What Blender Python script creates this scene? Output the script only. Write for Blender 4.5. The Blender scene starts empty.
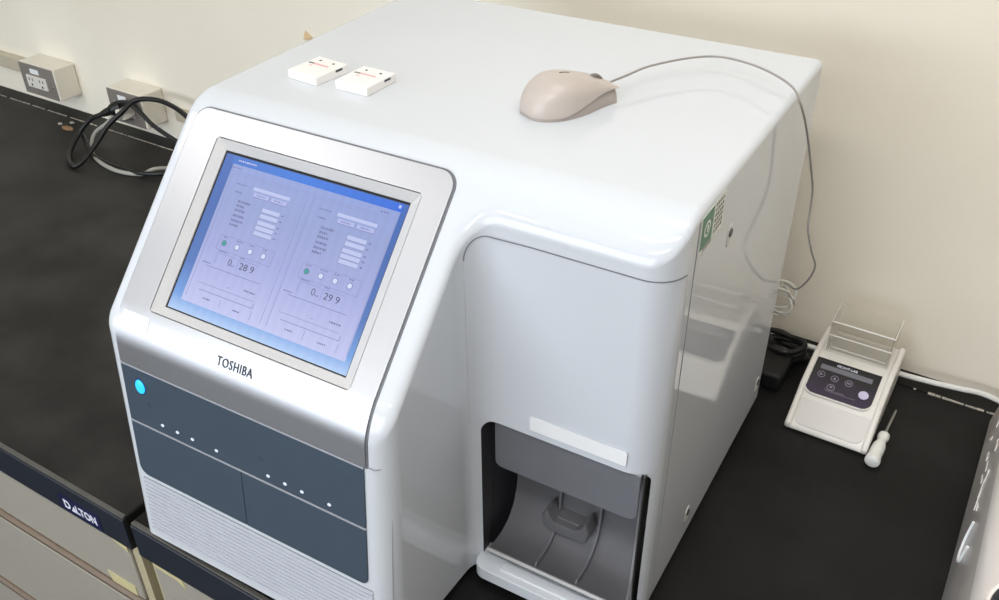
import bpy, bmesh, math, random
from mathutils import Vector, Matrix
random.seed(4)
S = bpy.context.scene
COL = S.collection
PI = math.pi
# ------------------------------------------------------------------ materials
def lin(c):
    c = c / 255.0
    return c / 12.92 if c <= .04045 else ((c + .055) / 1.055) ** 2.4
def rgb(r, g, b): return (lin(r), lin(g), lin(b), 1)
def mat(name, col, rough=.5, metal=0, noise=0, nscale=40, bump=0, bscale=200, emit=None, estr=0, spec=.5, alpha=1, coat=0):
    m = bpy.data.materials.new(name); m.use_nodes = True
    nt = m.node_tree; b = nt.nodes['Principled BSDF']
    b.inputs['Base Color'].default_value = col
    b.inputs['Roughness'].default_value = rough
    b.inputs['Metallic'].default_value = metal
    b.inputs['Specular IOR Level'].default_value = spec
    b.inputs['Alpha'].default_value = alpha
    b.inputs['Coat Weight'].default_value = coat
    b.inputs['Coat Roughness'].default_value = .05
    if emit:
        b.inputs['Emission Color'].default_value = emit
        b.inputs['Emission Strength'].default_value = estr
    if noise or bump:
        tc = nt.nodes.new('ShaderNodeTexCoord')
    if noise:
        n = nt.nodes.new('ShaderNodeTexNoise'); n.inputs['Scale'].default_value = nscale; n.inputs['Detail'].default_value = 6
        nt.links.new(tc.outputs['Object'], n.inputs['Vector'])
        r = nt.nodes.new('ShaderNodeValToRGB')
        r.color_ramp.elements[0].position = .3; r.color_ramp.elements[1].position = .7
        r.color_ramp.elements[0].color = (*[c * (1 - noise) for c in col[:3]], 1)
        r.color_ramp.elements[1].color = (*[min(1, c * (1 + noise)) for c in col[:3]], 1)
        nt.links.new(n.outputs['Fac'], r.inputs['Fac']); nt.links.new(r.outputs['Color'], b.inputs['Base Color'])
    if bump:
        n2 = nt.nodes.new('ShaderNodeTexNoise'); n2.inputs['Scale'].default_value = bscale; n2.inputs['Detail'].default_value = 4
        nt.links.new(tc.outputs['Object'], n2.inputs['Vector'])
        bp = nt.nodes.new('ShaderNodeBump'); bp.inputs['Strength'].default_value = bump; bp.inputs['Distance'].default_value = .001
        nt.links.new(n2.outputs['Fac'], bp.inputs['Height']); nt.links.new(bp.outputs['Normal'], b.inputs['Normal'])
    return m
def glassy(name, tint, clear, rough=.03, base=.05):
    """thin clear or smoked plastic: part clear, part gloss"""
    m = bpy.data.materials.new(name); m.use_nodes = True
    nt = m.node_tree; nt.nodes.clear()
    out = nt.nodes.new('ShaderNodeOutputMaterial')
    tr = nt.nodes.new('ShaderNodeBsdfTransparent'); tr.inputs['Color'].default_value = clear
    pr = nt.nodes.new('ShaderNodeBsdfPrincipled'); pr.inputs['Base Color'].default_value = tint
    pr.inputs['Roughness'].default_value = rough
    lw = nt.nodes.new('ShaderNodeLayerWeight'); lw.inputs['Blend'].default_value = .5
    fr = nt.nodes.new('ShaderNodeMath'); fr.operation = 'POWER'; fr.inputs[1].default_value = 4; nt.links.new(lw.outputs['Facing'], fr.inputs[0])
    ad = nt.nodes.new('ShaderNodeMath'); ad.operation = 'ADD'; ad.inputs[1].default_value = base; ad.use_clamp = True
    nt.links.new(fr.outputs[0], ad.inputs[0])
    mx = nt.nodes.new('ShaderNodeMixShader')
    nt.links.new(ad.outputs[0], mx.inputs[0]); nt.links.new(tr.outputs[0], mx.inputs[1]); nt.links.new(pr.outputs[0], mx.inputs[2])
    nt.links.new(mx.outputs[0], out.inputs[0])
    return m
def emis(name, col, s):
    return mat(name, (0.01, 0.01, 0.01, 1), rough=.4, emit=col, estr=s)

M = {}
M['shell'] = mat('white_gloss_plastic', rgb(211, 215, 221), rough=.07, spec=.5, noise=.012, nscale=6)
M['cover'] = mat('white_cover_plastic', rgb(209, 213, 220), rough=.12, noise=.012, nscale=6)
M['silver'] = mat('silver_paint', rgb(208, 208, 212), rough=.38, metal=.95, noise=.008, nscale=5)
M['seam'] = mat('seam_shadow_gap', rgb(112, 114, 120), rough=.6, noise=.1)
M['seamlight'] = mat('pale_seam_gap', rgb(150, 151, 155), rough=.6, noise=.05)
M['navy'] = mat('slate_blue_panel', rgb(66, 78, 92), rough=.42, noise=.03, nscale=30)
M['louver'] = mat('pale_grey_louver', rgb(200, 203, 213), rough=.35, noise=.02)
M['recess'] = mat('screen_recess_grey', rgb(206, 205, 204), rough=.35, metal=0, noise=.02)
M['black'] = mat('black_plastic', rgb(9, 9, 10), rough=.6, noise=.1)
M['bay'] = mat('dark_bay_plastic', rgb(38, 38, 42), rough=.5, noise=.1)
M['label'] = mat('white_label', rgb(242, 243, 245), rough=.45, noise=.01)
M['smoke'] = glassy('smoked_acrylic', rgb(60, 60, 64), (.80, .80, .81, 1))
M['acrylic'] = glassy('clear_acrylic', rgb(225, 225, 220), (.985, .98, .965, 1), base=.07)
M['acryedge'] = mat('acrylic_edge', rgb(235, 232, 226), rough=.2, noise=.02)
M['tray'] = mat('frosted_tray', rgb(172, 171, 172), rough=.4, noise=.05)
M['darkpanel'] = mat('grey_inner_panel', rgb(190, 191, 196), rough=.5, noise=.03)
M['ink'] = mat('dark_ink', rgb(58, 60, 68), rough=.5, noise=.05)
M['inkred'] = mat('red_ink', rgb(226, 172, 170), rough=.6, noise=.1)
M['inkgrey'] = mat('grey_ink', rgb(120, 118, 116), rough=.6, noise=.05)
M['green'] = mat('green_print', rgb(92, 138, 118), rough=.5, noise=.05)
M['metal'] = mat('steel', rgb(170, 170, 168), rough=.3, metal=1, noise=.05)
M['led'] = emis('blue_led', rgb(40, 190, 255), 1.6)
M['dot'] = emis('indicator_led', rgb(235, 240, 255), 1.0)
M['mouse'] = mat('beige_mouse_plastic', rgb(190, 179, 172), rough=.3, noise=.02, nscale=60)
M['mousedark'] = mat('mouse_base_plastic', rgb(174, 164, 157), rough=.4, noise=.02)
M['wheel'] = mat('grey_rubber', rgb(120, 116, 112), rough=.7, noise=.05)
M['cord'] = mat('grey_cord', rgb(150, 145, 141), rough=.5, noise=.03)
M['cordlight'] = mat('pale_cord', rgb(205, 202, 194), rough=.5, noise=.03)
M['badge'] = mat('white_badge_plastic', rgb(244, 241, 238), rough=.4, noise=.01)
M['blackrubber'] = mat('black_rubber_cord', rgb(17, 17, 18), rough=.42, noise=.1)
M['greycord'] = mat('grey_white_cord', rgb(165, 163, 155), rough=.5, noise=.04)
M['whitecord'] = mat('white_cord', rgb(228, 226, 222), rough=.45, noise=.02)
M['ivory'] = mat('ivory_box_plastic', rgb(232, 226, 212), rough=.45, noise=.02)
M['plate'] = mat('brushed_steel_plate', rgb(142, 135, 128), rough=.4, metal=.2, noise=.08, nscale=20)
M['socket'] = mat('white_socket', rgb(225, 221, 212), rough=.4, noise=.02)
M['raceway'] = mat('beige_raceway', rgb(196, 186, 164), rough=.5, noise=.03)
M['wood'] = mat('tan_wood', rgb(146, 114, 80), rough=.7, noise=.25, nscale=200)
M['brown'] = mat('brown_debris', rgb(95, 68, 45), rough=.8, noise=.2)
M['tape'] = mat('masking_tape', rgb(206, 196, 150), rough=.6, noise=.05)
M['logoblue'] = mat('logo_plate_blue', rgb(24, 29, 70), rough=.35, noise=.1)
M['logowhite'] = mat('logo_white', rgb(236, 238, 255), rough=.4, emit=rgb(160, 170, 255), estr=0, noise=.01)
M['bath'] = mat('off_white_case', rgb(228, 224, 218), rough=.32, noise=.015)
M['bathgrey'] = mat('pale_grey_face', rgb(216, 212, 208), rough=.4, noise=.02)
M['lcdgrey'] = mat('lcd_grey', rgb(112, 112, 120), rough=.3, noise=.05)
M['lilac'] = mat('lilac_button', rgb(205, 198, 226), rough=.4, noise=.02)
M['purpleink'] = mat('pale_outline', rgb(140, 132, 150), rough=.5, noise=.02)
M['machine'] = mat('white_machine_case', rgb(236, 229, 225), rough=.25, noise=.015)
M['machside'] = mat('shaded_machine_side', rgb(206, 199, 194), rough=.25, noise=.03)  # case white darkened: the left side's shade is in this colour
M['cab'] = mat('beige_cabinet_steel', rgb(166, 160, 149), rough=.45, noise=.02)
M['cabdark'] = mat('brown_drawer_pull', rgb(120, 104, 88), rough=.45, noise=.05)
M['cabcream'] = mat('cream_edge', rgb(188, 178, 148), rough=.5, noise=.04)
M['edge'] = mat('bench_edge_band', rgb(36, 41, 51), rough=.35, noise=.06)
M['nosing'] = mat('pale_grey_nosing', rgb(88, 86, 82), rough=.5, noise=.1)  # paler strip along the worktop's front edge
M['floor'] = mat('vinyl_floor', rgb(42, 40, 38), rough=.35, noise=.06, nscale=8)
M['ceil'] = mat('white_ceiling', rgb(225, 223, 218), rough=.8, noise=.02)
M['fixture'] = mat('white_fixture', rgb(235, 235, 235), rough=.4, noise=.01)
M['tube'] = emis('fluorescent_diffuser', (1, .98, .95, 1), 4)
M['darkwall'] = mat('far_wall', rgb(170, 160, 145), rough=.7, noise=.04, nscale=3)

# purple gradient print on the small heater's control plate (ink pattern of the plate itself)
def purple():
    m = mat('purple_black_control_plate', rgb(30, 22, 40), rough=.25)
    nt = m.node_tree; b = nt.nodes['Principled BSDF']
    tc = nt.nodes.new('ShaderNodeTexCoord'); sx = nt.nodes.new('ShaderNodeSeparateXYZ'); r = nt.nodes.new('ShaderNodeValToRGB')
    nt.links.new(tc.outputs['Generated'], sx.inputs[0]); nt.links.new(sx.outputs['Y'], r.inputs[0])
    r.color_ramp.elements[0].color = rgb(52, 38, 66); r.color_ramp.elements[1].color = rgb(22, 21, 26); r.color_ramp.elements[1].position = .7
    nt.links.new(r.outputs[0], b.inputs['Base Color'])
    return m
M['purple'] = purple()
# black bench top: epoxy resin with fine dust and faint scuffs
def benchtop(name, c0, c1):
    m = mat(name, rgb(34, 34, 33), rough=.5, bump=.12, bscale=420, spec=.22)
    nt = m.node_tree; b = nt.nodes['Principled BSDF']
    tc = nt.nodes.new('ShaderNodeTexCoord')
    n = nt.nodes.new('ShaderNodeTexNoise'); n.inputs['Scale'].default_value = 9; n.inputs['Detail'].default_value = 10
    n3 = nt.nodes.new('ShaderNodeTexNoise'); n3.inputs['Scale'].default_value = 260; n3.inputs['Detail'].default_value = 2
    nt.links.new(tc.outputs['Object'], n.inputs['Vector']); nt.links.new(tc.outputs['Object'], n3.inputs['Vector'])
    r = nt.nodes.new('ShaderNodeValToRGB'); r.color_ramp.elements[0].color = rgb(*c0); r.color_ramp.elements[1].color = rgb(*c1)
    r.color_ramp.elements[0].position = .35; r.color_ramp.elements[1].position = .68
    nt.links.new(n.outputs['Fac'], r.inputs[0])
    r2 = nt.nodes.new('ShaderNodeValToRGB'); r2.color_ramp.elements[0].position = .7; r2.color_ramp.elements[1].position = .8
    nt.links.new(n3.outputs['Fac'], r2.inputs[0])
    mx = nt.nodes.new('ShaderNodeMixRGB'); mx.inputs[2].default_value = rgb(84, 80, 74)
    sc = nt.nodes.new('ShaderNodeMath'); sc.operation = 'MULTIPLY'; sc.inputs[1].default_value = .35
    nt.links.new(r2.outputs[0], sc.inputs[0]); nt.links.new(sc.outputs[0], mx.inputs[0]); nt.links.new(r.outputs[0], mx.inputs[1])
    nt.links.new(mx.outputs[0], b.inputs['Base Color'])
    return m
M['bench'] = benchtop('black_bench_top', (13, 13, 13), (28, 27, 27))
M['greytop'] = benchtop('grey_black_bench_top', (33, 32, 31), (52, 50, 48))  # left bench top, lighter grey than the right one
# painted wall
def wallmat():
    m = mat('cream_painted_wall', rgb(240, 233, 217), rough=.7, bump=.15, bscale=90)
    nt = m.node_tree; b = nt.nodes['Principled BSDF']
    tc = nt.nodes.new('ShaderNodeTexCoord'); n = nt.nodes.new('ShaderNodeTexNoise'); n.inputs['Scale'].default_value = 2.2; n.inputs['Detail'].default_value = 5
    nt.links.new(tc.outputs['Object'], n.inputs['Vector'])
    r = nt.nodes.new('ShaderNodeValToRGB'); r.color_ramp.elements[0].color = rgb(237, 228, 211); r.color_ramp.elements[1].color = rgb(243, 236, 221)
    r.color_ramp.elements[0].position = .3; r.color_ramp.elements[1].position = .7
    nt.links.new(n.outputs['Fac'], r.inputs[0]); nt.links.new(r.outputs[0], b.inputs['Base Color'])
    return m
M['wall'] = wallmat()

# ------------------------------------------------------------------ object helpers
def obj(name, bm, m, parent=None, smooth=40, bevel=0, bseg=2, wn=False):
    me = bpy.data.meshes.new(name)
    bmesh.ops.recalc_face_normals(bm, faces=bm.faces)
    bm.to_mesh(me); bm.free()
    for q in (m if isinstance(m, (list, tuple)) else [m]): me.materials.append(q)
    o = bpy.data.objects.new(name, me); COL.objects.link(o)
    if parent is not None: o.parent = parent
    if smooth:
        for p in me.polygons: p.use_smooth = True
        me.set_sharp_from_angle(angle=math.radians(smooth))
    if bevel:
        b = o.modifiers.new('bevel', 'BEVEL'); b.width = bevel; b.segments = bseg; b.limit_method = 'ANGLE'; b.angle_limit = math.radians(45)
        b.harden_normals = False
        for p in me.polygons: p.use_smooth = True
        if not wn: wn = True
    if wn:
        w = o.modifiers.new('wn', 'WEIGHTED_NORMAL'); w.keep_sharp = True
    return o
def thing(name, label, cat, loc=(0, 0, 0), rz=0, group=None):
    o = bpy.data.objects.new(name, None); COL.objects.link(o); o.empty_display_size = .02
    o.location = loc; o.rotation_euler = (0, 0, rz)
    return tag(o, label, cat, group)
def tag(o, label, cat, group=None):
    o['label'] = label; o['category'] = cat
    if group: o['group'] = group
    return o
def struct(o, loc=None):
    o['kind'] = 'structure'; return o
def box(bm, x0, x1, y0, y1, z0, z1, mi=0):
    v = [bm.verts.new(p) for p in ((x0, y0, z0), (x1, y0, z0), (x1, y1, z0), (x0, y1, z0), (x0, y0, z1), (x1, y0, z1), (x1, y1, z1), (x0, y1, z1))]
    for f in ((0, 3, 2, 1), (4, 5, 6, 7), (0, 1, 5, 4), (1, 2, 6, 5), (2, 3, 7, 6), (3, 0, 4, 7)):
        bm.faces.new([v[i] for i in f]).material_index = mi
def boxbm(*a):
    bm = bmesh.new(); box(bm, *a); return bm
def prism(bm, pts, fn, d0, d1, mi=0):
    """pts: outline (a,b); fn(a,b,d)->3D; closed prism between d0 and d1"""
    A = [bm.verts.new(fn(a, b, d0)) for a, b in pts]; B = [bm.verts.new(fn(a, b, d1)) for a, b in pts]
    n = len(pts)
    bm.faces.new(A).material_index = mi; bm.faces.new(B[::-1]).material_index = mi
    for i in range(n):
        bm.faces.new((A[i], A[(i + 1) % n], B[(i + 1) % n], B[i])).material_index = mi
def rrect(x0, x1, y0, y1, r, n=5):
    if not isinstance(r, (tuple, list)): r = (r,) * 4
    out = []
    for (cx, cy, a0, rr) in ((x0, y0, 180, r[0]), (x1, y0, 270, r[1]), (x1, y1, 0, r[2]), (x0, y1, 90, r[3])):
        sx = 1 if cx == x0 else -1; sy = 1 if cy == y0 else -1
        if rr <= 0: out.append((cx, cy)); continue
        for k in range(n + 1):
            t = math.radians(a0 + 90 * k / n)
            out.append((cx + sx * rr + rr * math.cos(t), cy + sy * rr + rr * math.sin(t)))
    return out
def circ(cx, cy, rx, ry=None, n=20, a0=0):
    ry = ry or rx
    return [(cx + rx * math.cos(a0 + 2 * PI * k / n), cy + ry * math.sin(a0 + 2 * PI * k / n)) for k in range(n)]
def catmull(P, sub=8):
    P = [Vector(p) for p in P]; out = []
    for i in range(len(P) - 1):
        p0 = P[i - 1] if i else P[0] * 2 - P[1]; p1 = P[i]; p2 = P[i + 1]; p3 = P[i + 2] if i + 2 < len(P) else P[-1] * 2 - P[-2]
        for k in range(sub):
            t = k / sub
            out.append(.5 * ((2 * p1) + (p2 - p0) * t + (2 * p0 - 5 * p1 + 4 * p2 - p3) * t * t + (3 * p1 - p0 - 3 * p2 + p3) * t ** 3))
    out.append(P[-1]); return out
def tube(bm, pts, r, n=8, mi=0, smooth=True, sub=8, floor=None):
    pts = catmull(pts, sub) if smooth else [Vector(p) for p in pts]
    if floor is not None:
        for p in pts: p.z = max(p.z, floor)
    rr = r if callable(r) else (lambda t: r)
    d = (pts[1] - pts[0]).normalized(); u = d.orthogonal().normalized()
    rings = []
    for i, p in enumerate(pts):
        if i: 
            d2 = (pts[min(i + 1, len(pts) - 1)] - pts[i - 1]).normalized()
            u = (u - d2 * u.dot(d2)).normalized(); d = d2
        w = d.cross(u); q = rr(i / (len(pts) - 1))
        rings.append([bm.verts.new(p + (u * math.cos(2 * PI * k / n) + w * math.sin(2 * PI * k / n)) * q) for k in range(n)])
    for a, b in zip(rings, rings[1:]):
        for k in range(n):
            bm.faces.new((a[k], a[(k + 1) % n], b[(k + 1) % n], b[k])).material_index = mi
    bm.faces.new(rings[0][::-1]).material_index = mi; bm.faces.new(rings[-1]).material_index = mi
def lathe(bm, prof, fn, n=20, mi=0):
    """prof (r,h) list; fn(a,b,h)->3D"""
    rings = [[bm.verts.new(fn(r * math.cos(2 * PI * k / n), r * math.sin(2 * PI * k / n), h)) for k in range(n)] for r, h in prof]
    for a, b in zip(rings, rings[1:]):
        for k in range(n): bm.faces.new((a[k], a[(k + 1) % n], b[(k + 1) % n], b[k])).material_index = mi
    bm.faces.new(rings[0][::-1]).material_index = mi; bm.faces.new(rings[-1]).material_index = mi
def text_mesh(txt, width=None, height=None, bold=0.0, space=1.0):
    """flat lettering as triangles (a,b), centred; returns verts, faces"""
    cu = bpy.data.curves.new('txt', 'FONT'); cu.body = txt; cu.align_x = 'CENTER'; cu.align_y = 'CENTER'; cu.offset = bold; cu.space_character = space
    cu.resolution_u = 3
    o = bpy.data.objects.new('txt', cu); COL.objects.link(o)
    dg = bpy.context.evaluated_depsgraph_get(); dg.update()
    me = bpy.data.meshes.new_from_object(o.evaluated_get(dg))
    V = [(v.co.x, v.co.y) for v in me.vertices]; F = [tuple(p.vertices) for p in me.polygons]
    bpy.data.objects.remove(o); bpy.data.curves.remove(cu); bpy.data.meshes.remove(me)
    x0, x1 = min(v[0] for v in V), max(v[0] for v in V); y0, y1 = min(v[1] for v in V), max(v[1] for v in V)
    sx = width / (x1 - x0) if width else None; sy = height / (y1 - y0) if height else None
    sx = sx or sy; sy = sy or sx
    V = [((x - (x0 + x1) / 2) * sx, (y - (y0 + y1) / 2) * sy) for x, y in V]
    return V, F
def add_text(bm, txt, fn, cx, cy, off, width=None, height=None, bold=0.0, mi=0, space=1.0, thick=.0003):
    V, F = text_mesh(txt, width, height, bold, space)
    top = [bm.verts.new(fn(cx + a, cy + b, off)) for a, b in V]
    edges = {}
    for f in F:
        try: bm.faces.new([top[i] for i in f]).material_index = mi
        except ValueError: continue
        for i in range(len(f)):
            e = (f[i], f[(i + 1) % len(f)]); k = tuple(sorted(e)); edges.setdefault(k, []).append(e)
    low = {}
    def lo(i):
        if i not in low: low[i] = bm.verts.new(fn(cx + V[i][0], cy + V[i][1], off - thick))
        return low[i]
    for k, es in edges.items():
        if len(es) == 1:
            a, b = es[0]
            bm.faces.new((top[b], top[a], lo(a), lo(b))).material_index = mi

# panel that follows a surface: outline in (a,b), fn(a,b,off)->3D, cut at the given b values
def wrap_panel(outline, holes, fn, off, thick, bbreaks=(), abreaks=()):
    bm = bmesh.new(); eds = []
    for loop in [outline] + list(holes):
        vs = [bm.verts.new((a, b, 0)) for a, b in loop]
        for i in range(len(vs)): eds.append(bm.edges.new((vs[i], vs[(i + 1) % len(vs)])))
    if holes: bmesh.ops.triangle_fill(bm, use_beauty=True, use_dissolve=False, edges=eds, normal=(0, 0, 1))
    else: bm.faces.new([v for v in bm.verts])
    for b in bbreaks:
        bmesh.ops.bisect_plane(bm, geom=bm.verts[:] + bm.edges[:] + bm.faces[:], dist=1e-6, plane_co=(0, b, 0), plane_no=(0, 1, 0))
    for a in abreaks:
        bmesh.ops.bisect_plane(bm, geom=bm.verts[:] + bm.edges[:] + bm.faces[:], dist=1e-6, plane_co=(a, 0, 0), plane_no=(1, 0, 0))
    bnd = [(e.verts[0], e.verts[1]) for e in bm.edges if e.is_boundary]
    fl = [[v for v in f.verts] for f in bm.faces]
    low = {v: bm.verts.new(fn(v.co.x, v.co.y, off - thick)) for v in list(bm.verts)}
    for v in low: v.co = Vector(fn(v.co.x, v.co.y, off))
    for f in fl: bm.faces.new([low[v] for v in reversed(f)])
    for a, b in bnd: bm.faces.new((a, b, low[b], low[a]))
    return bm
def boolean_cut(o, cutters):
    for c in cutters:
        b = o.modifiers.new('cut', 'BOOLEAN'); b.operation = 'DIFFERENCE'; b.solver = 'EXACT'; b.object = c
    dg = bpy.context.evaluated_depsgraph_get(); dg.update()
    me = bpy.data.meshes.new_from_object(o.evaluated_get(dg))
    o.modifiers.clear(); old = o.data; nm = old.name; o.data = me; bpy.data.meshes.remove(old); me.name = nm
    for c in cutters: bpy.data.objects.remove(c)

# ------------------------------------------------------------------ analyser geometry
H = .4935; W = .5356; D = .576
R = .055; YB = .1686 + R * math.tan(math.radians(23.25)); YA = .1525; ZB = .013
def ztop(y):
    if y >= YB: return H
    if y > YA: return H - R + math.sqrt(max(0, R * R - (y - YB) ** 2))
    return min(.32 + 1.054 * (y - .004), H - R + math.sqrt(max(0, R * R - (YA - YB) ** 2)) + 1.054 * (y - YA))
YF = -.006; RN = .02
# front profile: slant, nose, front
SL = Vector((0, 1, 1.054)).normalized(); SN = Vector((0, -1.054, 1)).normalized()
P0 = Vector((0, .004, .32))
prof = []
s_top = .236
yn = YF + RN; sn = (Vector((0, yn, ztop(yn))) - P0).dot(SL)
prof.append((P0.y + SL.y * s_top, P0.z + SL.z * s_top, SN.y, SN.z))
NA = 10
for k in range(NA + 1):
    ph = PI / 2 * (1 - k / NA); y = YF + RN * (1 - math.cos(ph)); z = ztop(y) - RN * (1 - math.sin(ph)); prof.append([y, z, 0, 0])
prof.append([-.033, ZB, 0, 0])
for i in range(1, len(prof)):
    a = prof[i - 1]; b = prof[min(i + 1, len(prof) - 1)]
    if i == 1: prof[i][2:] = (SN.y, SN.z); continue
    dy, dz = b[0] - a[0], b[1] - a[1]; l = math.hypot(dy, dz); prof[i][2:] = (dz / l, -dy / l)
    if i >= len(prof) - 2:
        dy, dz = prof[-1][0] - prof[-2][0], prof[-1][1] - prof[-2][1]; l = math.hypot(dy, dz); prof[i][2:] = (dz / l, -dy / l)
TT = [0]
for a, b in zip(prof, prof[1:]): TT.append(TT[-1] + math.hypot(b[0] - a[0], b[1] - a[1]))
def P(x, b, off):
    """b = minus the distance down the front from the top of the slant"""
    t = -b
    for i in range(len(TT) - 1):
        if t <= TT[i + 1] or i == len(TT) - 2:
            u = (t - TT[i]) / (TT[i + 1] - TT[i]); A, B = prof[i], prof[i + 1]
            y = A[0] + (B[0] - A[0]) * u; z = A[1] + (B[1] - A[1]) * u
            ny = A[2] + (B[2] - A[2]) * u; nz = A[3] + (B[3] - A[3]) * u; l = math.hypot(ny, nz)
            return (x, y + ny / l * off, z + nz / l * off)
def bs(s): return -(s_top - s)                       # slant coordinate -> b
TF = TT[-2]; ZF = prof[-2][1]; FL = TT[-1] - TF
def bz(z): return -(TF + (ZF - z) / (ZF - ZB) * FL)  # height on the lower front -> b
NB = [-t for t in TT[1:-1]]

XO = .008
def shell():
    bm = bmesh.new(); O = []       # x, y, nx, ny, rho
    def arc(cx, cy, r, a0, a1, r0, r1, n, convex=True):
        for k in range(n + 1):
            t = math.radians(a0 + (a1 - a0) * k / n); c, s = math.cos(t), math.sin(t)
            O.append((cx + r * c, cy + r * s, c if convex else -c, s if convex else -s, r0 + (r1 - r0) * k / n))
    arc(.0130 - XO, YF + .0130, .0130, 180, 270, .0105, .0118, 8)
    for x_, r_ in ((.0115, .0135), (.0165, .0165), (.0225, .019), (.030, RN)): O.append((x_ , YF, 0, -1, r_))
    arc(.343 - .0225, YF + .0225, .0225, -90, 0, RN, .012, 8)
    arc(.343 + .028, .112, .028, 180, 90, .012, .010, 8, False)
    ang = [-90, -79, -68, -57, -46] + [math.degrees(math.asin((YA + (YB - YA) * k / 8 - .17) / .03)) for k in range(4)] + [0]
    for a0 in ang:
        t = math.radians(a0); O.append((W - .03 + .03 * math.cos(t), .17 + .03 * math.sin(t), math.cos(t), math.sin(t), .010 - .002 * (a0 + 90) / 90))
    arc(W - .008, D - .008, .008, 0, 90, .007, .007, 4)
    arc(.008 - XO, D - .008, .008, 90, 180, .007, .007, 4)
    n = len(O); K = 6; rings = []
    zr = bm.verts.layers.float.new('zr')
    def V(x, y, z):
        v = bm.verts.new((x, y, 0)); v[zr] = z; return v
    rings.append([V(o[0], o[1], -10) for o in O])
    for k in range(K + 1):
        ph = PI / 2 * k / K
        rings.append([V(o[0] - o[2] * o[4] * (1 - math.cos(ph)), o[1] - o[3] * o[4] * (1 - math.cos(ph)), -o[4] * (1 - math.sin(ph))) for o in O])
    for a, b in zip(rings, rings[1:]):
        for i in range(n): bm.faces.new((a[i], a[(i + 1) % n], b[(i + 1) % n], b[i]))
    cap = bm.faces.new(rings[-1]); bot = bm.faces.new(rings[0][::-1])
    bm.normal_update(); bmesh.ops.triangulate(bm, faces=[cap, bot])
    for y in [YA + (YB - YA) * k / 8 for k in range(9)]:
        bmesh.ops.bisect_plane(bm, geom=bm.verts[:] + bm.edges[:] + bm.faces[:], dist=2e-5, plane_co=(0, y, 0), plane_no=(0, 1, 0))
    for v in bm.verts:
        y = v.co.y; z = v[zr]
        if z < -5:
            v.co.z = ZB
            w = max(0, 1 - (y - YF) / .11)
            if v.co.x < .345: v.co.y -= .0255 * w; v.co.z += .014 * w
        elif z < -1: v.co.z = ZB  # (not used)
        else: v.co.z = ztop(y) + z
    bm.normal_update()
    return bm
A = thing('genetic_analyser', 'large white benchtop analyser with slanted touch screen and dark blue-grey lower front', 'machine')
body = obj('body', shell(), [M['shell'], M['bay'], M['recess']], A, smooth=0)
# window bay cutter and screen pocket cutter
bm = bmesh.new(); prism(bm, rrect(.353, .5302, .026, .2265, (.003, .003, .012, .012), 5), lambda a, b, d: (a, d, b), .08, .33)
c1 = obj('cut', bm, M['bay'], None, smooth=0)
bm = bmesh.new(); prism(bm, rrect(.0462, .2942, .0125, .2005, .004, 3), lambda a, b, d: tuple(P0 + SL * b + SN * d + Vector((a, 0, 0))), -.0115, .04)
c2 = obj('cut', bm, M['bay'], None, smooth=0)
boolean_cut(body, [c1, c2])
for p in body.data.polygons:
    c = p.center; p.use_smooth = True; p.material_index = 0
    if .352 < c.x < .531 and c.y > .1403 and c.z < .23 and max(body.data.vertices[i].co.z for i in p.vertices) < .24 and c.y < .34 and c.z > .02 and not (c.x > .5301 and abs(p.normal.x) < .5): p.material_index = 1
    if .045 < c.x < .296 and (c - P0).dot(SN) < -.0005 and .01 < (c - P0).dot(SL) < .202 and c.z > .3: p.material_index = 2
body.data.set_sharp_from_angle(angle=math.radians(38))
body.modifiers.new('wn', 'WEIGHTED_NORMAL').keep_sharp = True

# screen bezel (slant + nose), dark gap around it
hole = rrect(.0466, .2938, bs(.0130), bs(.2000), .004, 3)
gap = wrap_panel(rrect(.0075, .3225, bz(.2670), bs(.2275), (.002, .002, .0175, .0175), 8), [hole], P, .0006, .0011, NB)
obj('bezel_gap', gap, M['seam'], A)
bez = wrap_panel(rrect(.0095, .3203, bz(.2688), bs(.2255), (.001, .001, .016, .016), 8), [hole], P, .0022, .0021, NB)
BZ = obj('screen_bezel', bez, M['silver'], A, bevel=.0007, bseg=2)
# sloped frame round the display
bm = bmesh.new()
def slant(a, b, off): return tuple(P0 + SL * b + SN * off + Vector((a, 0, 0)))
outer = [(.0474, .0138), (.2930, .0138), (.2930, .1992), (.0474, .1992)]; inner = [(.0560, .0222), (.2806, .0222), (.2806, .1902), (.0560, .1902)]
vo = [bm.verts.new(slant(a, b, .0018)) for a, b in outer]; vi = [bm.verts.new(slant(a, b, -.0060)) for a, b in inner]; vb = [bm.verts.new(slant(a, b, -.0105)) for a, b in inner]; vc = [bm.verts.new(slant(a, b, -.0105)) for a, b in outer]
for q, w in ((vo, vi), (vi, vb), (vb, vc), (vc, vo)):
    for i in range(4): bm.faces.new((q[i], q[(i + 1) % 4], w[(i + 1) % 4], w[i]))
obj('screen_frame', bm, M['recess'], BZ, smooth=30)

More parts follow.
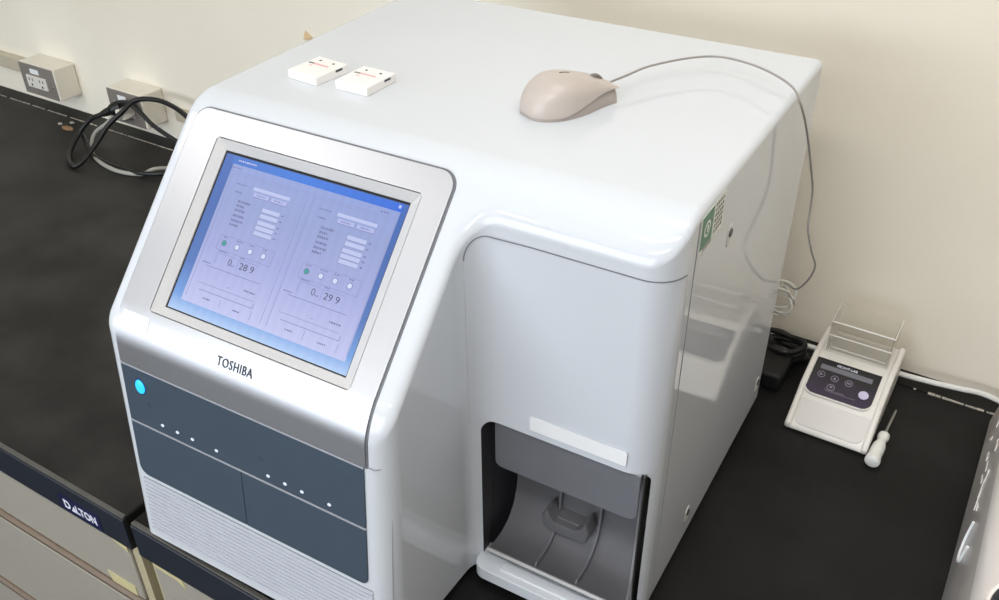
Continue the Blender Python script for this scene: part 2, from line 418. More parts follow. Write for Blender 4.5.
# ------------------------------------------------------------------ display and its picture
SCX0, SCX1, SCS0, SCS1 = .0562, .2804, .0224, .1900
bm = bmesh.new(); prism(bm, [(SCX0, SCS0), (SCX1, SCS0), (SCX1, SCS1), (SCX0, SCS1)], slant, -.0104, -.0071)
SCR = obj('display_screen', bm, M['black'], A, smooth=0)
def lcdmat(name, stops, axis, s=1.0, stops2=None):
    m = bpy.data.materials.new(name); m.use_nodes = True; nt = m.node_tree; b = nt.nodes['Principled BSDF']
    b.inputs['Base Color'].default_value = (.01, .01, .012, 1); b.inputs['Roughness'].default_value = .35
    tc = nt.nodes.new('ShaderNodeTexCoord'); sx = nt.nodes.new('ShaderNodeSeparateXYZ')
    nt.links.new(tc.outputs['Generated'], sx.inputs[0])
    r = nt.nodes.new('ShaderNodeValToRGB')
    for i, (p, c) in enumerate(stops):
        e = r.color_ramp.elements[i] if i < 2 else r.color_ramp.elements.new(p)
        e.position = p; e.color = c
    nt.links.new(sx.outputs[axis], r.inputs[0])
    # faint vertical stripes of the picture
    wv = nt.nodes.new('ShaderNodeTexWave'); wv.inputs['Scale'].default_value = 6; wv.inputs['Distortion'].default_value = 2
    nt.links.new(tc.outputs['Generated'], wv.inputs['Vector'])
    mx = nt.nodes.new('ShaderNodeMixRGB'); mx.blend_type = 'MULTIPLY'; mx.inputs[0].default_value = .04
    nt.links.new(r.outputs[0], mx.inputs[1]); nt.links.new(wv.outputs[0], mx.inputs[2])
    nt.links.new(mx.outputs[0], b.inputs['Emission Color']); b.inputs['Emission Strength'].default_value = s
    return m
ES = 1.0
DESK = lcdmat('lcd_desktop_blue', [(0, rgb(178, 206, 246)), (.10, rgb(112, 158, 222)), (.3, rgb(78, 116, 186)), (.7, rgb(52, 96, 172)), (1, rgb(44, 96, 180))], 'Z', ES)
WIN = lcdmat('lcd_window_lavender', [(0, rgb(192, 196, 238)), (.4, rgb(162, 168, 218)), (.75, rgb(144, 157, 206)), (1, rgb(138, 156, 212))], 'Z', ES)
TITLE = lcdmat('lcd_title_blue', [(0, rgb(48, 108, 196)), (.45, rgb(30, 112, 216)), (1, rgb(20, 98, 214))], 'X', ES)
INK = emis('lcd_dark_text', rgb(108, 112, 158), ES); PALE = emis('lcd_pale_field', rgb(184, 192, 232), ES); LINE = emis('lcd_line', rgb(134, 142, 192), ES)
GRN = emis('lcd_green', rgb(52, 150, 150), ES); WHT = emis('lcd_white', rgb(208, 216, 246), ES); BTN = emis('lcd_button', rgb(172, 180, 226), ES); DARK = emis('lcd_digits', rgb(84, 86, 122), ES)
UIT = -.0070
def flat(bm, x0, x1, s0, s1, off, mi=0):
    vs = [bm.verts.new(slant(a, b, off)) for a, b in ((x0, s0), (x1, s0), (x1, s1), (x0, s1))]
    bm.faces.new(vs).material_index = mi
def quadbox(bm, x0, x1, s0, s1, off, mi=0):
    prism(bm, [(x0, s0), (x1, s0), (x1, s1), (x0, s1)], slant, off - .00012, off, mi)
bm = bmesh.new(); quadbox(bm, SCX0 + .0018, SCX1 - .0010, SCS0 + .0012, SCS1 - .0022, UIT); obj('desktop_picture', bm, DESK, SCR, smooth=0)
bm = bmesh.new(); quadbox(bm, .0705, .2732, .0350, .1792, UIT + .0002); obj('program_window', bm, WIN, SCR, smooth=0)
bm = bmesh.new(); quadbox(bm, .0680, .2745, .1792, .1870, UIT + .0002)
obj('title_bar', bm, TITLE, SCR, smooth=0)
bm = bmesh.new(); u = UIT + .0004        # all the marks of the picture in one mesh
def hline(x0, x1, s, mi=0, w=.0005): quadbox(bm, x0, x1, s - w / 2, s + w / 2, u, mi)
def vline(x, s0, s1, mi=0, w=.0005): quadbox(bm, x - w / 2, x + w / 2, s0, s1, u, mi)
def words(x0, x1, s, h, mi=0):
    x = x0
    while x < x1:
        w = random.uniform(.0012, .0026); quadbox(bm, x, min(x + w, x1), s - h / 2 * random.uniform(.7, 1), s + h / 2 * random.uniform(.7, 1), u, mi); x += w + random.uniform(.0006, .0012)
words(.076, .099, .1834, .0018, 1); words(.0712, .083, .1758, .0012, 0)
quadbox(bm, .2695, .2722, .1825, .1855, u, 1)                # close box
hline(.0725, .2722, .1722, 2)
for dx in (0, .1035):
    x = lambda v: v + dx
    # group outline
    hline(x(.0745), x(.1600), .1698, 2); vline(x(.0745), .0400, .1698, 2); vline(x(.1705 if dx == 0 else .1690), .0400, .1698, 2)
    words(x(.0840), x(.0985), .1612, .0012, 0)
    quadbox(bm, x(.1060), x(.1515), .1592, .1625, u, 1)
    for b0 in (.1085, .1310):
        quadbox(bm, x(b0), x(b0 + .0195), .1528, .1572, u, 3); quadbox(bm, x(b0), x(b0 + .0195), .1525, .1530, u + .0001, 0); vline(x(b0 + .0195), .1528, .1572, 0); words(x(b0 + .004), x(b0 + .015), .1552, .0020, 0)
    words(x(.0855), x(.0945), .1530, .0016, 0)
    for k, s in enumerate((.1445, .1400, .1355, .1300, .1250, .1205)):
        words(x(.0935), x((.109, .103, .106, .107, .108, .104)[k]), s, .0026, 0)
    for k, s in enumerate((.1432, .1372, .1305, .1252, .1198)):
        quadbox(bm, x(.1248), x(.1468), s - .0021, s + .0019, u, 1); hline(x(.1248), x(.1468), s - .0023, 0, .0004); vline(x(.1248), s - .0021, s + .0019, 0, .0004)
        words(x(.1495), x(.1525), s, .0016, 0)
    # four indicator circles in a box
    hline(x(.0885), x(.1575), .1085, 4); hline(x(.0885), x(.1575), .0935, 4); vline(x(.0885), .0935, .1085, 4); vline(x(.1575), .0935, .1085, 4)
    for k in range(4):
        cx = x(.0960 + .0168 * k)
        prism(bm, circ(cx, .1008, .0031, n=18), slant, u - .0001, u, 0)
        prism(bm, circ(cx, .1008, .0025, n=18), slant, u - .0001, u + .0001, 5 if k == 0 else 6)
        words(cx - .003, cx + (.006 if k == 1 else .003), .1068, .0012, 0)
    words(x(.0930), x(.1035), .0925, .0012, 0); words(x(.1215), x(.1270), .0925, .0012, 0)
    hline(x(.0935), x(.1160), .0905, 4); vline(x(.0935), .0790, .0905, 4); hline(x(.1210), x(.1450), .0905, 4); vline(x(.1210), .0790, .0905, 4)
    add_text(bm, '0', slant, x(.1112), .0848, u + .0001, height=.0068, bold=-.01, mi=7)
    words(x(.1140), x(.1180), .0822, .0014, 0)
    add_text(bm, '28 9' if dx == 0 else '29 9', slant, x(.1328), .0848, u + .0001, width=.0180, height=.0068, mi=7)
    words(x(.0790), x(.0890), .0775, .0012, 0)
    hline(x(.0850), x(.1545), .0748, 0); hline(x(.0850), x(.1545), .0738, 3, .0003)
    words(x(.1390), x(.1530), .0640, .0018, 0); words(x(.1190), x(.1225), .0612, .0010, 4)
    hline(x(.0875), x(.1560), .0505, 0); vline(x(.1560), .0505, .0555, 0); hline(x(.0830), x(.1545), .0570, 4)
    words(x(.0960), x(.1050), .0435, .0016, 0); words(x(.1350), x(.1440), .0425, .0016, 0); vline(x(.1180), .0395, .0480, 4); vline(x(.1570), .0395, .0480, 4)
words(.2530, .2620, .1752, .0014, 0)
for k in range(4): words(.078 + .05 * k, .083 + .05 * k, .0290, .0012, 1)
obj('screen_marks', bm, [INK, PALE, LINE, BTN, LINE, GRN, WHT, DARK], SCR, smooth=0)

# ------------------------------------------------------------------ lower front
def strip(z0, z1, x0, x1, off, th, r=0, **k): return wrap_panel(rrect(x0, x1, bz(z0), bz(z1), r, 5), [], P, off, th)
lt = mat('pale_trim_line', rgb(205, 208, 216), rough=.3, metal=.4, noise=.02)
obj('trim_line', strip(.2664, .2683, .0085, .3180, .0022, .0022), lt, A)
UP = obj('upper_panel', strip(.1954, .2661, .0085, .3180, .0018, .0018, (0, 0, 0, 0)), M['navy'], A, bevel=.0005)
UP['label'] = 'dark blue-grey panel with the round blue power light'
obj('trim_line', strip(.1934, .1951, .0085, .3180, .0022, .0022), lt, A)
obj('drawer_front', strip(.1215, .1930, .0085, .1632, .0018, .0018, (.012, 0, 0, 0)), M['navy'], A, bevel=.0005)
obj('drawer_front', strip(.1215, .1930, .1640, .3180, .0018, .0018, (0, .008, 0, 0)), M['navy'], A, bevel=.0005)
# louvre
obj('grille_gap_shade', strip(.0360, .1150, .0095, .3225, .0004, .0004), mat('grille_shadow_grey', rgb(128, 131, 140), .5, noise=.03), A)  # grey sheet whose colour stands for shade between the ribs
bm = bmesh.new()
nl = 14
for k in range(nl):
    z = .1120 - k * .0056
    b2 = wrap_panel(rrect(.0090, .323, bz(z - .0021), bz(z + .0021), 0), [], P, .0012, .0012)
    tmp = bpy.data.meshes.new('t'); b2.to_mesh(tmp); b2.free(); bm.from_mesh(tmp); bpy.data.meshes.remove(tmp)
obj('ribbed_grille', bm, M['louver'], A, smooth=20)
# power light: faintly glowing ring as painted halo, blue dome
bm = bmesh.new(); prism(bm, circ(.0335, bz(.2455), .0080, .0100, 28), P, .0012, .0022)
pl = obj('power_light', bm, emis('led_halo', rgb(24, 70, 120), .6), UP)
bm = bmesh.new(); lathe(bm, [(1, 0), (1, .0006), (.9, .0014), (.6, .0021), (.2, .0024)], lambda a, b, h: P(.0335 + a * .0064, bz(.2455) + b * .0084, .0020 + h), 24)
obj('lamp', bm, M['led'], pl)
for (x, z) in ((.0577, .2090), (.0790, .2090), (.1000, .2090), (.1330, .2090), (.2007, .2075), (.2220, .2075), (.2430, .2075), (.2760, .2075)):
    bm = bmesh.new(); prism(bm, circ(x, bz(z - .003), .0021, .0017, 12), P, .0015, .0024)
    obj('indicator_light', bm, M['dot'], UP)
bm = bmesh.new(); quad = [(.085, bz(.2635)), (.0885, bz(.2635)), (.0885, bz(.2620)), (.085, bz(.2620))]; prism(bm, quad, P, .0015, .0021)
obj('small_print', bm, M['ink'], UP, smooth=0)
for x, t in ((.040, .2265), (.040, .2240), (.190, .2225), (.192, .2200)):
    bm = bmesh.new(); prism(bm, [(x, bz(t)), (x + .004, bz(t)), (x + .004, bz(t + .0012)), (x, bz(t + .0012))], P, .0015, .0020); obj('small_print', bm, M['ink'], UP, smooth=0)
# maker's name on the nose
bm = bmesh.new(); TB = -(TT[4] + TT[5]) / 2
add_text(bm, 'TOSHIBA', lambda a, b, o: P(a, b, o),   .1665, TB - .0025, .0029, width=.0440, height=.0090, bold=.006, space=1.12, thick=.0006)
obj('brand_lettering', bm, M['ink'], BZ, smooth=0)
# blank white sticker on the bezel's lower left
bm = wrap_panel(rrect(.0150, .0515, bs(-.0095), bs(.0065), .001, 2), [], P, .0027, .0006, NB); obj('blank_sticker', bm, M['label'], BZ)
# seam across the shell's right flank of the screen module
bm = bmesh.new(); tube(bm, [P(.3225, bz(.2690), .0002), P(.330, bz(.2690), .0001), (.3365, YF + .0065, .2683), (.3389, .0036, .2688), (.3424, .0110, .2690)], .0005, 6)
tube(bm, [(.3392, .0036, .2690), (.3394, -.0095, .15), (.3394, -.0215, ZB + .014)], .0004, 6, smooth=False)
obj('seam_line', bm, M['seamlight'], A)
# upper front cover: follows the shell's inner corner, flat front and right corner
CL = []
for k in range(9):
    t = math.radians(180 - 90 * k / 8); CL.append((.371 + .028 * math.cos(t), .112 + .028 * math.sin(t), -math.cos(t), -math.sin(t)))
for k in range(9):
    t = math.radians(-90 + 90 * k / 8); CL.append((W - .03 + .03 * math.cos(t), .17 + .03 * math.sin(t), math.cos(t), math.sin(t)))
CT = [0]
for a, b in zip(CL, CL[1:]): CT.append(CT[-1] + math.hypot(b[0] - a[0], b[1] - a[1]))
def C(a, z, off):
    for i in range(len(CT) - 1):
        if a <= CT[i + 1] or i == len(CT) - 2:
            u = (a - CT[i]) / (CT[i + 1] - CT[i]); A_, B_ = CL[i], CL[i + 1]
            n = Vector((A_[2] + (B_[2] - A_[2]) * u, A_[3] + (B_[3] - A_[3]) * u)); n.normalize()
            return (A_[0] + (B_[0] - A_[0]) * u + n.x * off, A_[1] + (B_[1] - A_[1]) * u + n.y * off, z)
CE = CT[-1]; aw0 = CT[8] - .0  # end of the inner fillet
bm = wrap_panel(rrect(CT[3], CE - .004, .0300, .4425, (.002, .002, .010, .022), 8), [rrect(CT[8] - .0175, CE + .0 - .0120, .0, .0, 0)] if False else [], C, .0016, .0014, (), CT[1:-1]) if False else None
# cover outline with the bay cut away below: an upside-down L going round the opening
ol = [(CT[2], .2300)] ; c0, c1_ = CT[2], CE - .006
def larc(cx, cz, r, a0, a1, n=8): return [(cx + r * math.cos(math.radians(a0 + (a1 - a0) * k / n)), cz + r * math.sin(math.radians(a0 + (a1 - a0) * k / n))) for k in range(n + 1)]
xw = CT[8] - .0180                       # bay's left edge along the cover
ol = larc(c0 + .022, .4425 - .022, .022, 180, 90) + larc(c1_ - .006, .4425 - .006, .006, 90, 0) + larc(c1_ - .012, .2265 + .012, .012, 0, -90) + [(xw + .012, .2265)] + [(c0 + .001, .2265)]
ol = ol[::-1]
bm = wrap_panel(ol, [], C, .0007, .0007, (), CT[1:-1]); CV = obj('front_cover', bm, M['cover'], A, bevel=.0003)
bm = bmesh.new()
tube(bm, [C(a, z + .0009, .0007) for a, z in larc(c0 + .022, .4425 - .022, .022, 180, 90)] + [C(CT[8] + (CT[9] - CT[8]) * k / 4, .4434, .0007) for k in range(1, 4)] + [C(a, .4434, .0007) for a in CT[9:17]] + [C(c1_ , .4434, .0005)], .00055, 6, smooth=False)
obj('cover_seam', bm, M['seam'], CV)
bm = bmesh.new(); prism(bm, rrect(.4065, .5090, .2355, .2530, .002, 3), lambda a, b, d: (a, d, b), .1378, .1386); obj('blank_sticker', bm, M['label'], CV)
# lip under the opening
bm = bmesh.new(); prism(bm, rrect(.3500, .5280, .112, .150, (.014, .006, .001, .001), 6), lambda a, b, d: (a, b, d), .0130, .0295)
LP = obj('lower_lip', bm, M['shell'], A, bevel=.005, bseg=4)
bm = bmesh.new(); prism(bm, rrect(.3800, .5180, .1200, .1330, .004, 4), lambda a, b, d: (a, b, d), .0280, .0315); obj('grip_ridge', bm, M['shell'], LP, bevel=.0014, bseg=3)
# smoked shield with inner panel, tray and chip holder
shp = [(.1405, .2240), (.1405, .130), (.1395, .100), (.1360, .072), (.1325, .054), (.1305, .0400)]
bm = bmesh.new(); prism(bm, shp + [(y + .0022, z + .0004) for y, z in shp[::-1]], lambda a, b, d: (d, a, b), .3605, .5240)
obj('smoked_shield', bm, M['smoke'], A, smooth=50)['label'] = 'dark transparent shield closing the loading bay'
bm = bmesh.new(); tube(bm, [(.3615, .1302, .0415), (.5225, .1302, .0415)], .0015, 8, smooth=False); obj('shield_rim', bm, M['darkpanel'], A)
bm = bmesh.new(); prism(bm, rrect(.3625, .5225, .1600, .2250, (.008, .010, .001, .001), 5), lambda a, b, d: (a, d, b), .1450, .1480)
obj('inner_panel', bm, M['darkpanel'], A, bevel=.001)
scp = [(.1290, .0470), (.1340, .0430), (.1480, .0405), (.1620, .0415), (.1760, .0470), (.1880, .0600), (.1960, .0830), (.1995, .1150), (.2005, .1900)]
off = []
for i_, p_ in enumerate(scp):
    a_, b_ = scp[max(i_ - 1, 0)], scp[min(i_ + 1, len(scp) - 1)]; dy, dz = b_[0] - a_[0], b_[1] - a_[1]; l_ = math.hypot(dy, dz); off.append((-dz / l_, dy / l_))
bm = bmesh.new(); prism(bm, scp + [(p_[0] - n_[0] * .004, p_[1] - n_[1] * .004) for p_, n_ in list(zip(scp, off))[::-1]], lambda a, b, d: (d, a, b), .3605, .5235)
TR = obj('loading_tray', bm, M['tray'], A, smooth=50, bevel=.0008)
for x_ in (.4175, .4660):
    bm = bmesh.new(); prism(bm, [(p_[0] - n_[0] * .001, p_[1] - n_[1] * .001) for p_, n_ in list(zip(scp, off))[1:8]] + [(p_[0] + n_[0] * .007, p_[1] + n_[1] * .007) for p_, n_ in list(zip(scp, off))[1:8][::-1]], lambda a, b, d: (d, a, b), x_, x_ + .0022)
    obj('tray_rib', bm, M['darkpanel'], TR, smooth=50)
bm = bmesh.new(); prism(bm, rrect(.4120, .4560, .0540, .0800, .004, 4), lambda a, b, d: (a, d, b), .1790, .1990)
HB = obj('chip_holder', bm, M['tray'], TR, bevel=.0015)
cl = [(.4055, .0830), (.4120, .0960), (.4160, .0850), (.4220, .0790), (.4460, .0790), (.4530, .0850), (.4580, .0960), (.4630, .0830), (.4600, .0700), (.4540, .0650), (.4140, .0650), (.4080, .0700)]
bm = bmesh.new(); prism(bm, cl, lambda a, b, d: (a, d, b), .1700, .1930); obj('holder_clamp', bm, M['tray'], HB, bevel=.002)
# thin bright metal edge right of the opening
bm = bmesh.new(); box(bm, .5255, .5268, .1440, .1700, .030, .225); obj('shield_guide', bm, M['metal'], A, smooth=0)
# side: seam, screws, certification sticker
bm = bmesh.new(); tube(bm, [(W + .0001, .1825, .4840), (W + .0001, .1825, ZB + .002)], .0006, 6, smooth=False); obj('side_seam', bm, M['seamlight'], A)
def side(a, b, d): return (W + d, a, b)
for y, z in ((.2790, .4220), (.2840, .0480), (.5480, .0500)):
    bm = bmesh.new(); prism(bm, rrect(y - .0065, y + .0065, z - .0115, z + .0115, .006, 6), side, -.001, .0008)
    sc_ = obj('screw_recess', bm, mat('recess_plastic', rgb(214, 214, 210), .5, noise=.02) if 'rp' not in M else M['rp'], A, bevel=.0004); M['rp'] = sc_.data.materials[0]
    bm = bmesh.new(); lathe(bm, [(.0042, 0), (.0042, .0012), (.0032, .0016), (.0012, .0010), (.0006, .0010)], lambda a, b, h: (W + .0006 + h, y + a, z + .003 + b), 14)
    obj('screw', bm, mat('dark_screw', rgb(92, 92, 92), .4, .6, noise=.1) if 'ds' not in M else M['ds'], sc_); M['ds'] = bpy.data.objects[bpy.data.objects[-1].name].data.materials[0] if False else M.get('ds') or sc_.children[0].data.materials[0]
bm = bmesh.new(); prism(bm, [(.1865, .4480), (.2470, .4480), (.2470, .4852), (.1865, .4852)], side, -.0002, .0003)
ST = obj('certification_sticker', bm, mat('pale_sticker', rgb(226, 230, 222), .5, noise=.02), A, smooth=0)
bm = bmesh.new(); prism(bm, [(.1885, .4520), (.2170, .4520), (.2170, .4835), (.1885, .4835)], side, .0001, .0005, 0)
prism(bm, circ(.2028, .4680, .0078, n=20), side, .0001, .0007, 1); prism(bm, circ(.2028, .4680, .0052, n=20), side, .0001, .0009, 0)
prism(bm, [(.2010, .4730), (.2060, .4700), (.2040, .4640), (.2010, .4660)], side, .0001, .0010, 1)
for k in range(4):
    for j in range(6):
        y = .2225 + k * .0056; z = .4820 - j * .0052
        prism(bm, [(y, z), (y + random.uniform(.002, .004), z), (y + .0035, z - random.uniform(.0015, .0032)), (y, z - .003)], side, .0001, .0005, 2)
for j in range(2): prism(bm, [(.1965, .4510 - j * .002), (.2180, .4510 - j * .002), (.2180, .4502 - j * .002), (.1965, .4502 - j * .002)], side, .0001, .0005, 2)
obj('sticker_print', bm, [M['green'], ST.data.materials[0], M['inkgrey']], ST, smooth=0)
for x, y in ((.03, .04), (W - .03, .19), (.03, D - .03), (W - .03, D - .03), (.315, .04)):
    bm = bmesh.new(); lathe(bm, [(.016, .0004), (.016, .010), (.014, ZB + .012)], lambda a, b, h: (x + a, y + b, h), 16); obj('rubber_foot', bm, M['black'], A)

# ------------------------------------------------------------------ bench, wall, room
RZ = math.atan(-.0289)
RM = Matrix.Rotation(RZ, 4, 'Z')
def rm(x, y, z): return tuple(RM @ Vector((x, y, z)))
def room(o): o.rotation_euler = (0, 0, RZ); return o
YW = .768                       # wall face at x = 0 (room frame)
FZ = -.80; CZ = 1.75; XL, XR, YK = -3.8, 2.4, -3.4
struct(room(obj('wall_back', boxbm(XL - .1, XR + .1, YW, YW + .1, FZ, CZ), M['wall'], smooth=0)))
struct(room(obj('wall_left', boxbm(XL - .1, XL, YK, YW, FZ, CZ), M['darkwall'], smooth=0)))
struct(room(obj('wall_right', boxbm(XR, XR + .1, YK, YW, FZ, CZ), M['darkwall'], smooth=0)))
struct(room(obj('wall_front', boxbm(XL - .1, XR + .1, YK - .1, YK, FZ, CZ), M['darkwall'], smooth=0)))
struct(room(obj('floor', boxbm(XL - .1, XR + .1, YK - .1, YW + .1, FZ - .1, FZ), M['floor'], smooth=0)))
struct(room(obj('ceiling', boxbm(XL - .1, XR + .1, YK - .1, YW + .1, CZ, CZ + .1), M['ceil'], smooth=0)))

def bench(name, label, x0, x1, top):
    t = thing(name, label, 'workbench', rm((x0 + x1) / 2, .35, FZ), RZ)
    w = (x1 - x0) / 2; o = lambda y: y - .35; Z = lambda z: z - FZ
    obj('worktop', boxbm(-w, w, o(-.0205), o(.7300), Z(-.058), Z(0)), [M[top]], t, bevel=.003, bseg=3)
    obj('edge_band', boxbm(-w + .001, w - .001, o(-.0225), o(-.0195), Z(-.0575), Z(-.0035)), M['edge'], t, bevel=.001)
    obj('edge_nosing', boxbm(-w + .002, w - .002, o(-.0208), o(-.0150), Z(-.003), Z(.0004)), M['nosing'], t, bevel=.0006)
    return t, w, o, Z
BL, wl, oy, oz = bench('lab_bench', 'black-topped bench left of the analyser with beige drawers and a blue maker plate', -2.35, -.0665, 'greytop')
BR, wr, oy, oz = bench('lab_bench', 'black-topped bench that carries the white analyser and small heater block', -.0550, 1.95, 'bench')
for t, w, edge in ((BL, wl, 1), (BR, wr, -1)):
    obj('cabinet', boxbm(-w + .01, w - .012, oy(.02), oy(.70), .04, oz(-.0585)), M['cab'], t, smooth=0)
    obj('plinth', boxbm(-w + .03, w - .03, oy(.06), oy(.68), 0, .04), M['edge'], t, smooth=0)
# cream side rails facing the gap between the two cabinets, drawers
obj('side_rail', boxbm(wl - .0200, wl - .0045, oy(-.012), oy(.02), .06, oz(-.0600)), M['cabcream'], BL, smooth=0)
obj('side_rail', boxbm(-wr + .0045, -wr + .0120, oy(-.012), oy(.02), .06, oz(-.0600)), M['cabcream'], BR, smooth=0)
def drawers(t, x0, x1, zs, nm='drawer'):
    for z0, z1 in zs:
        d = obj('drawer', boxbm(x0, x1, oy(-.016), oy(.0205), oz(z0), oz(z1)), M['cab'], t, bevel=.002)
        bm = bmesh.new()          # full-width pull: recessed channel with a lip
        prism(bm, [(oy(-.017), oz(z0 - .002)), (oy(-.021), oz(z0 - .006)), (oy(-.021), oz(z0 - .012)), (oy(-.0165), oz(z0 - .020)), (oy(.015), oz(z0 - .020)), (oy(.015), oz(z0 - .002))], lambda a, b, dd: (dd, a, b), x0, x1)
        obj('drawer_pull', bm, M['cabdark'], d, bevel=.0012)
xd = wl - .0215
drawers(BL, xd - .80, xd, ((-.176, -.061), (-.400, -.202), (-.62, -.425)))
drawers(BR, -wr + .0135, -wr + .80, ((-.176, -.061), (-.400, -.202), (-.62, -.425)))
# maker plate on the left bench's edge
bx = lambda x: x - (-2.35 - .0665) / 2
fr = lambda a, b, d: (a, oy(-.0225) - d, b)
bm = bmesh.new(); prism(bm, rrect(bx(-.1990), bx(-.1190), oz(-.0530), oz(-.0240), .002, 2), fr, -.0005, .0005)
PLT = obj('maker_plate', bm, M['logoblue'], BL)
bm = bmesh.new(); lz = oz(-.0385); lh = .0150
add_text(bm, 'D', fr, bx(-.1835), lz, .0010, height=lh, width=.0125, bold=.03)
prism(bm, [(bx(-.1765), lz - lh / 2), (bx(-.1650), lz - lh / 2), (bx(-.1708), lz + lh * .18)], fr, .0004, .0010)
add_text(bm, 'LTON', fr, bx(-.1465), lz, .0010, height=lh, width=.0400, bold=.03)
obj('maker_lettering', bm, M['logowhite'], PLT, smooth=0)
# strips of old masking tape on the cabinets
def tape(t, pts, label):
    bm = bmesh.new(); prism(bm, pts, lambda a, b, d: (a, oy(-.0165) - d, b), -.0005, .0006); obj('tape_strip', bm, M['tape'], t, smooth=0)
tape(BL, [(wl - .0560, oz(-.0615)), (wl - .0220, oz(-.0615)), (wl - .0220, oz(-.0790)), (wl - .0500, oz(-.0700))], '')
tape(BL, [(wl - .0900, oz(-.1560)), (wl - .0350, oz(-.1560)), (wl - .0350, oz(-.1740)), (wl - .0850, oz(-.1750))], '')
tape(BR, [(-wr + .0145, oz(-.0615)), (-wr + .0640, oz(-.0615)), (-wr + .0700, oz(-.0840)), (-wr + .0560, oz(-.0760)), (-wr + .0145, oz(-.0740))], '')
bm = bmesh.new()
for k in range(5): prism(bm, [(-wr + .085 + k * .007, oz(-.098)), (-wr + .089 + k * .007, oz(-.099)), (-wr + .090 + k * .007, oz(-.108)), (-wr + .086 + k * .007, oz(-.109))], lambda a, b, d: (a, oy(-.0165) - d, b), -.0005, .0004)
obj('paper_residue', bm, M['label'], BR, smooth=0)
# strip between bench and wall, with the dirty caulk line
bm = bmesh.new(); box(bm, -2.5, 2.0, .7310, YW, -.06, -.0004); tr = struct(room(obj('trim_1', bm, M['bench'], smooth=0)))
bm = bmesh.new()
for (a, b, w0) in ((-1.6, -.62, .0012), (.70, .80, .0018), (.80, 1.6, .0012)):
    x = a
    while x < b:
        l = random.uniform(.003, .012); w = w0 * random.uniform(.4, 1.5)
        if random.random() < .85: box(bm, x, min(x + l, b), .7305 - w, .7305 + w, -.001, .0006)
        x += l * random.uniform(.9, 1.5)
struct(room(obj('trim_2', bm, mat('dried_caulk', rgb(172, 166, 156), .8, noise=.3, nscale=300), smooth=0)))

# ------------------------------------------------------------------ wall outlets
def outlet(label, x0, x1, z0, z1, plug):
    w = (x1 - x0) / 2; h = (z1 - z0) / 2; yc = .7350 + .0289 * (x0 + w) * -1 - .028
    yf = -.055
    t = thing('wall_outlet', label, 'outlet', (x0 + w, YW - .0289 * (x0 + w) - .0003, z0 + h), RZ, 'surface outlets on the wall')
    obj('outlet_box', boxbm(-w, w, yf, 0, -h, h), M['ivory'], t, bevel=.003, bseg=3)
    obj('cover_plate', boxbm(-w + .001, w - .004, yf - .002, yf + .0005, -h + .001, h - .001), M['plate'], t, bevel=.0012)
    cx = -.006
    rc = obj('receptacle', boxbm(cx - w * .56, cx + w * .56, yf - .0045, yf, -h * .48, h * .28), M['socket'], t, bevel=.001)
    bm = bmesh.new()
    for sx in (-1, 1):
        for q in (-1, 1):
            obj('socket_slot', boxbm(cx + sx * w * .30 + q * .0055 - .0011, cx + sx * w * .30 + q * .0055 + .0011, yf - .0049, yf - .004, -h * .05, h * .14), M['black'], rc, smooth=0)
        bm = bmesh.new(); prism(bm, circ(cx + sx * w * .30, -h * .30, .0028, n=10), lambda a, b, d: (a, d, b), yf - .0049, yf - .004)
        obj('earth_hole', bm, M['black'], rc, smooth=0)
    obj('name_tag', boxbm(-w * .36, w * .12, yf - .0028, yf - .0015, h * .42, h * .72), M['label'], t, smooth=0)
    for sx in (-w * .88, w * .80):
        bm = bmesh.new(); lathe(bm, [(.003, 0), (.003, .001), (.002, .0016)], lambda a, b, hh: (sx + a, yf - .0018 - hh, -h * .1 + b), 12); obj('plate_screw', bm, M['metal'], t)
    return t
outlet('wall outlet box at the far left with a steel plate and nothing plugged in', -1.225, -1.104, .0455, .1190, False)
outlet('wall outlet box behind the black cord loops, beside the analyser', -.9300, -.8240, .0440, .1180, True)
def raceway(label, x0, x1, z0, z1):
    bm = bmesh.new(); box(bm, x0, x1, YW - .016, YW + .001, z0, z1)
    o = room(obj('cable_raceway', bm, M['raceway'], bevel=.003)); tag(o, label, 'raceway')
raceway('beige cable raceway running left from the leftmost wall outlet', -2.2, -1.2055, .0640, .0980)
raceway('beige cable raceway on the wall between the corded outlet and the analyser', -.802, -.30, .0600, .0840)

# ------------------------------------------------------------------ cords on the left
t = thing('power_cord', 'black power cord looped on the bench, plugged into the wall outlet', 'cord', (-.93, .61, 0))
def rel(P_, o): return [tuple(Vector(p) - Vector(o)) for p in P_]
o0 = (-.93, .61, 0)
cA = [(-0.8933, 0.7165, 0.082), (-0.9231, 0.7019, 0.07), (-0.9519, 0.6955, 0.055), (-0.9717, 0.6781, 0.03), (-0.9613, 0.6431, 0.012), (-0.935, 0.6121, 0.006), (-0.8991, 0.5923, 0.005), (-0.8847, 0.6051, 0.012), (-0.8841, 0.6473, 0.035), (-0.8738, 0.6786, 0.065), (-0.85, 0.7023, 0.092), (-0.84, 0.7297, 0.108), (-0.8084, 0.7401, 0.115), (-0.7603, 0.7432, 0.115), (-0.6845, 0.7264, 0.105), (-.56, .66, .085), (-.30, .65, .06), (.02, .63, .05), (.06, .590, .05)]
cB = [(-0.9006, 0.7142, 0.088), (-0.8854, 0.7197, 0.098), (-0.8531, 0.7241, 0.103), (-0.8215, 0.7235, 0.09), (-0.781, 0.7178, 0.07), (-0.7163, 0.7156, 0.05), (-0.6672, 0.7139, 0.04), (-.5, .68, .01), (-.35, .62, .005), (-.45, .52, .005), (-.62, .56, .006), (-.67, .66, .012), (-0.7163, 0.6406, 0.011), (-0.7634, 0.6309, 0.008), (-0.8436, 0.634, 0.005), (-0.9084, 0.6486, 0.006), (-0.9717, 0.6831, 0.02)]
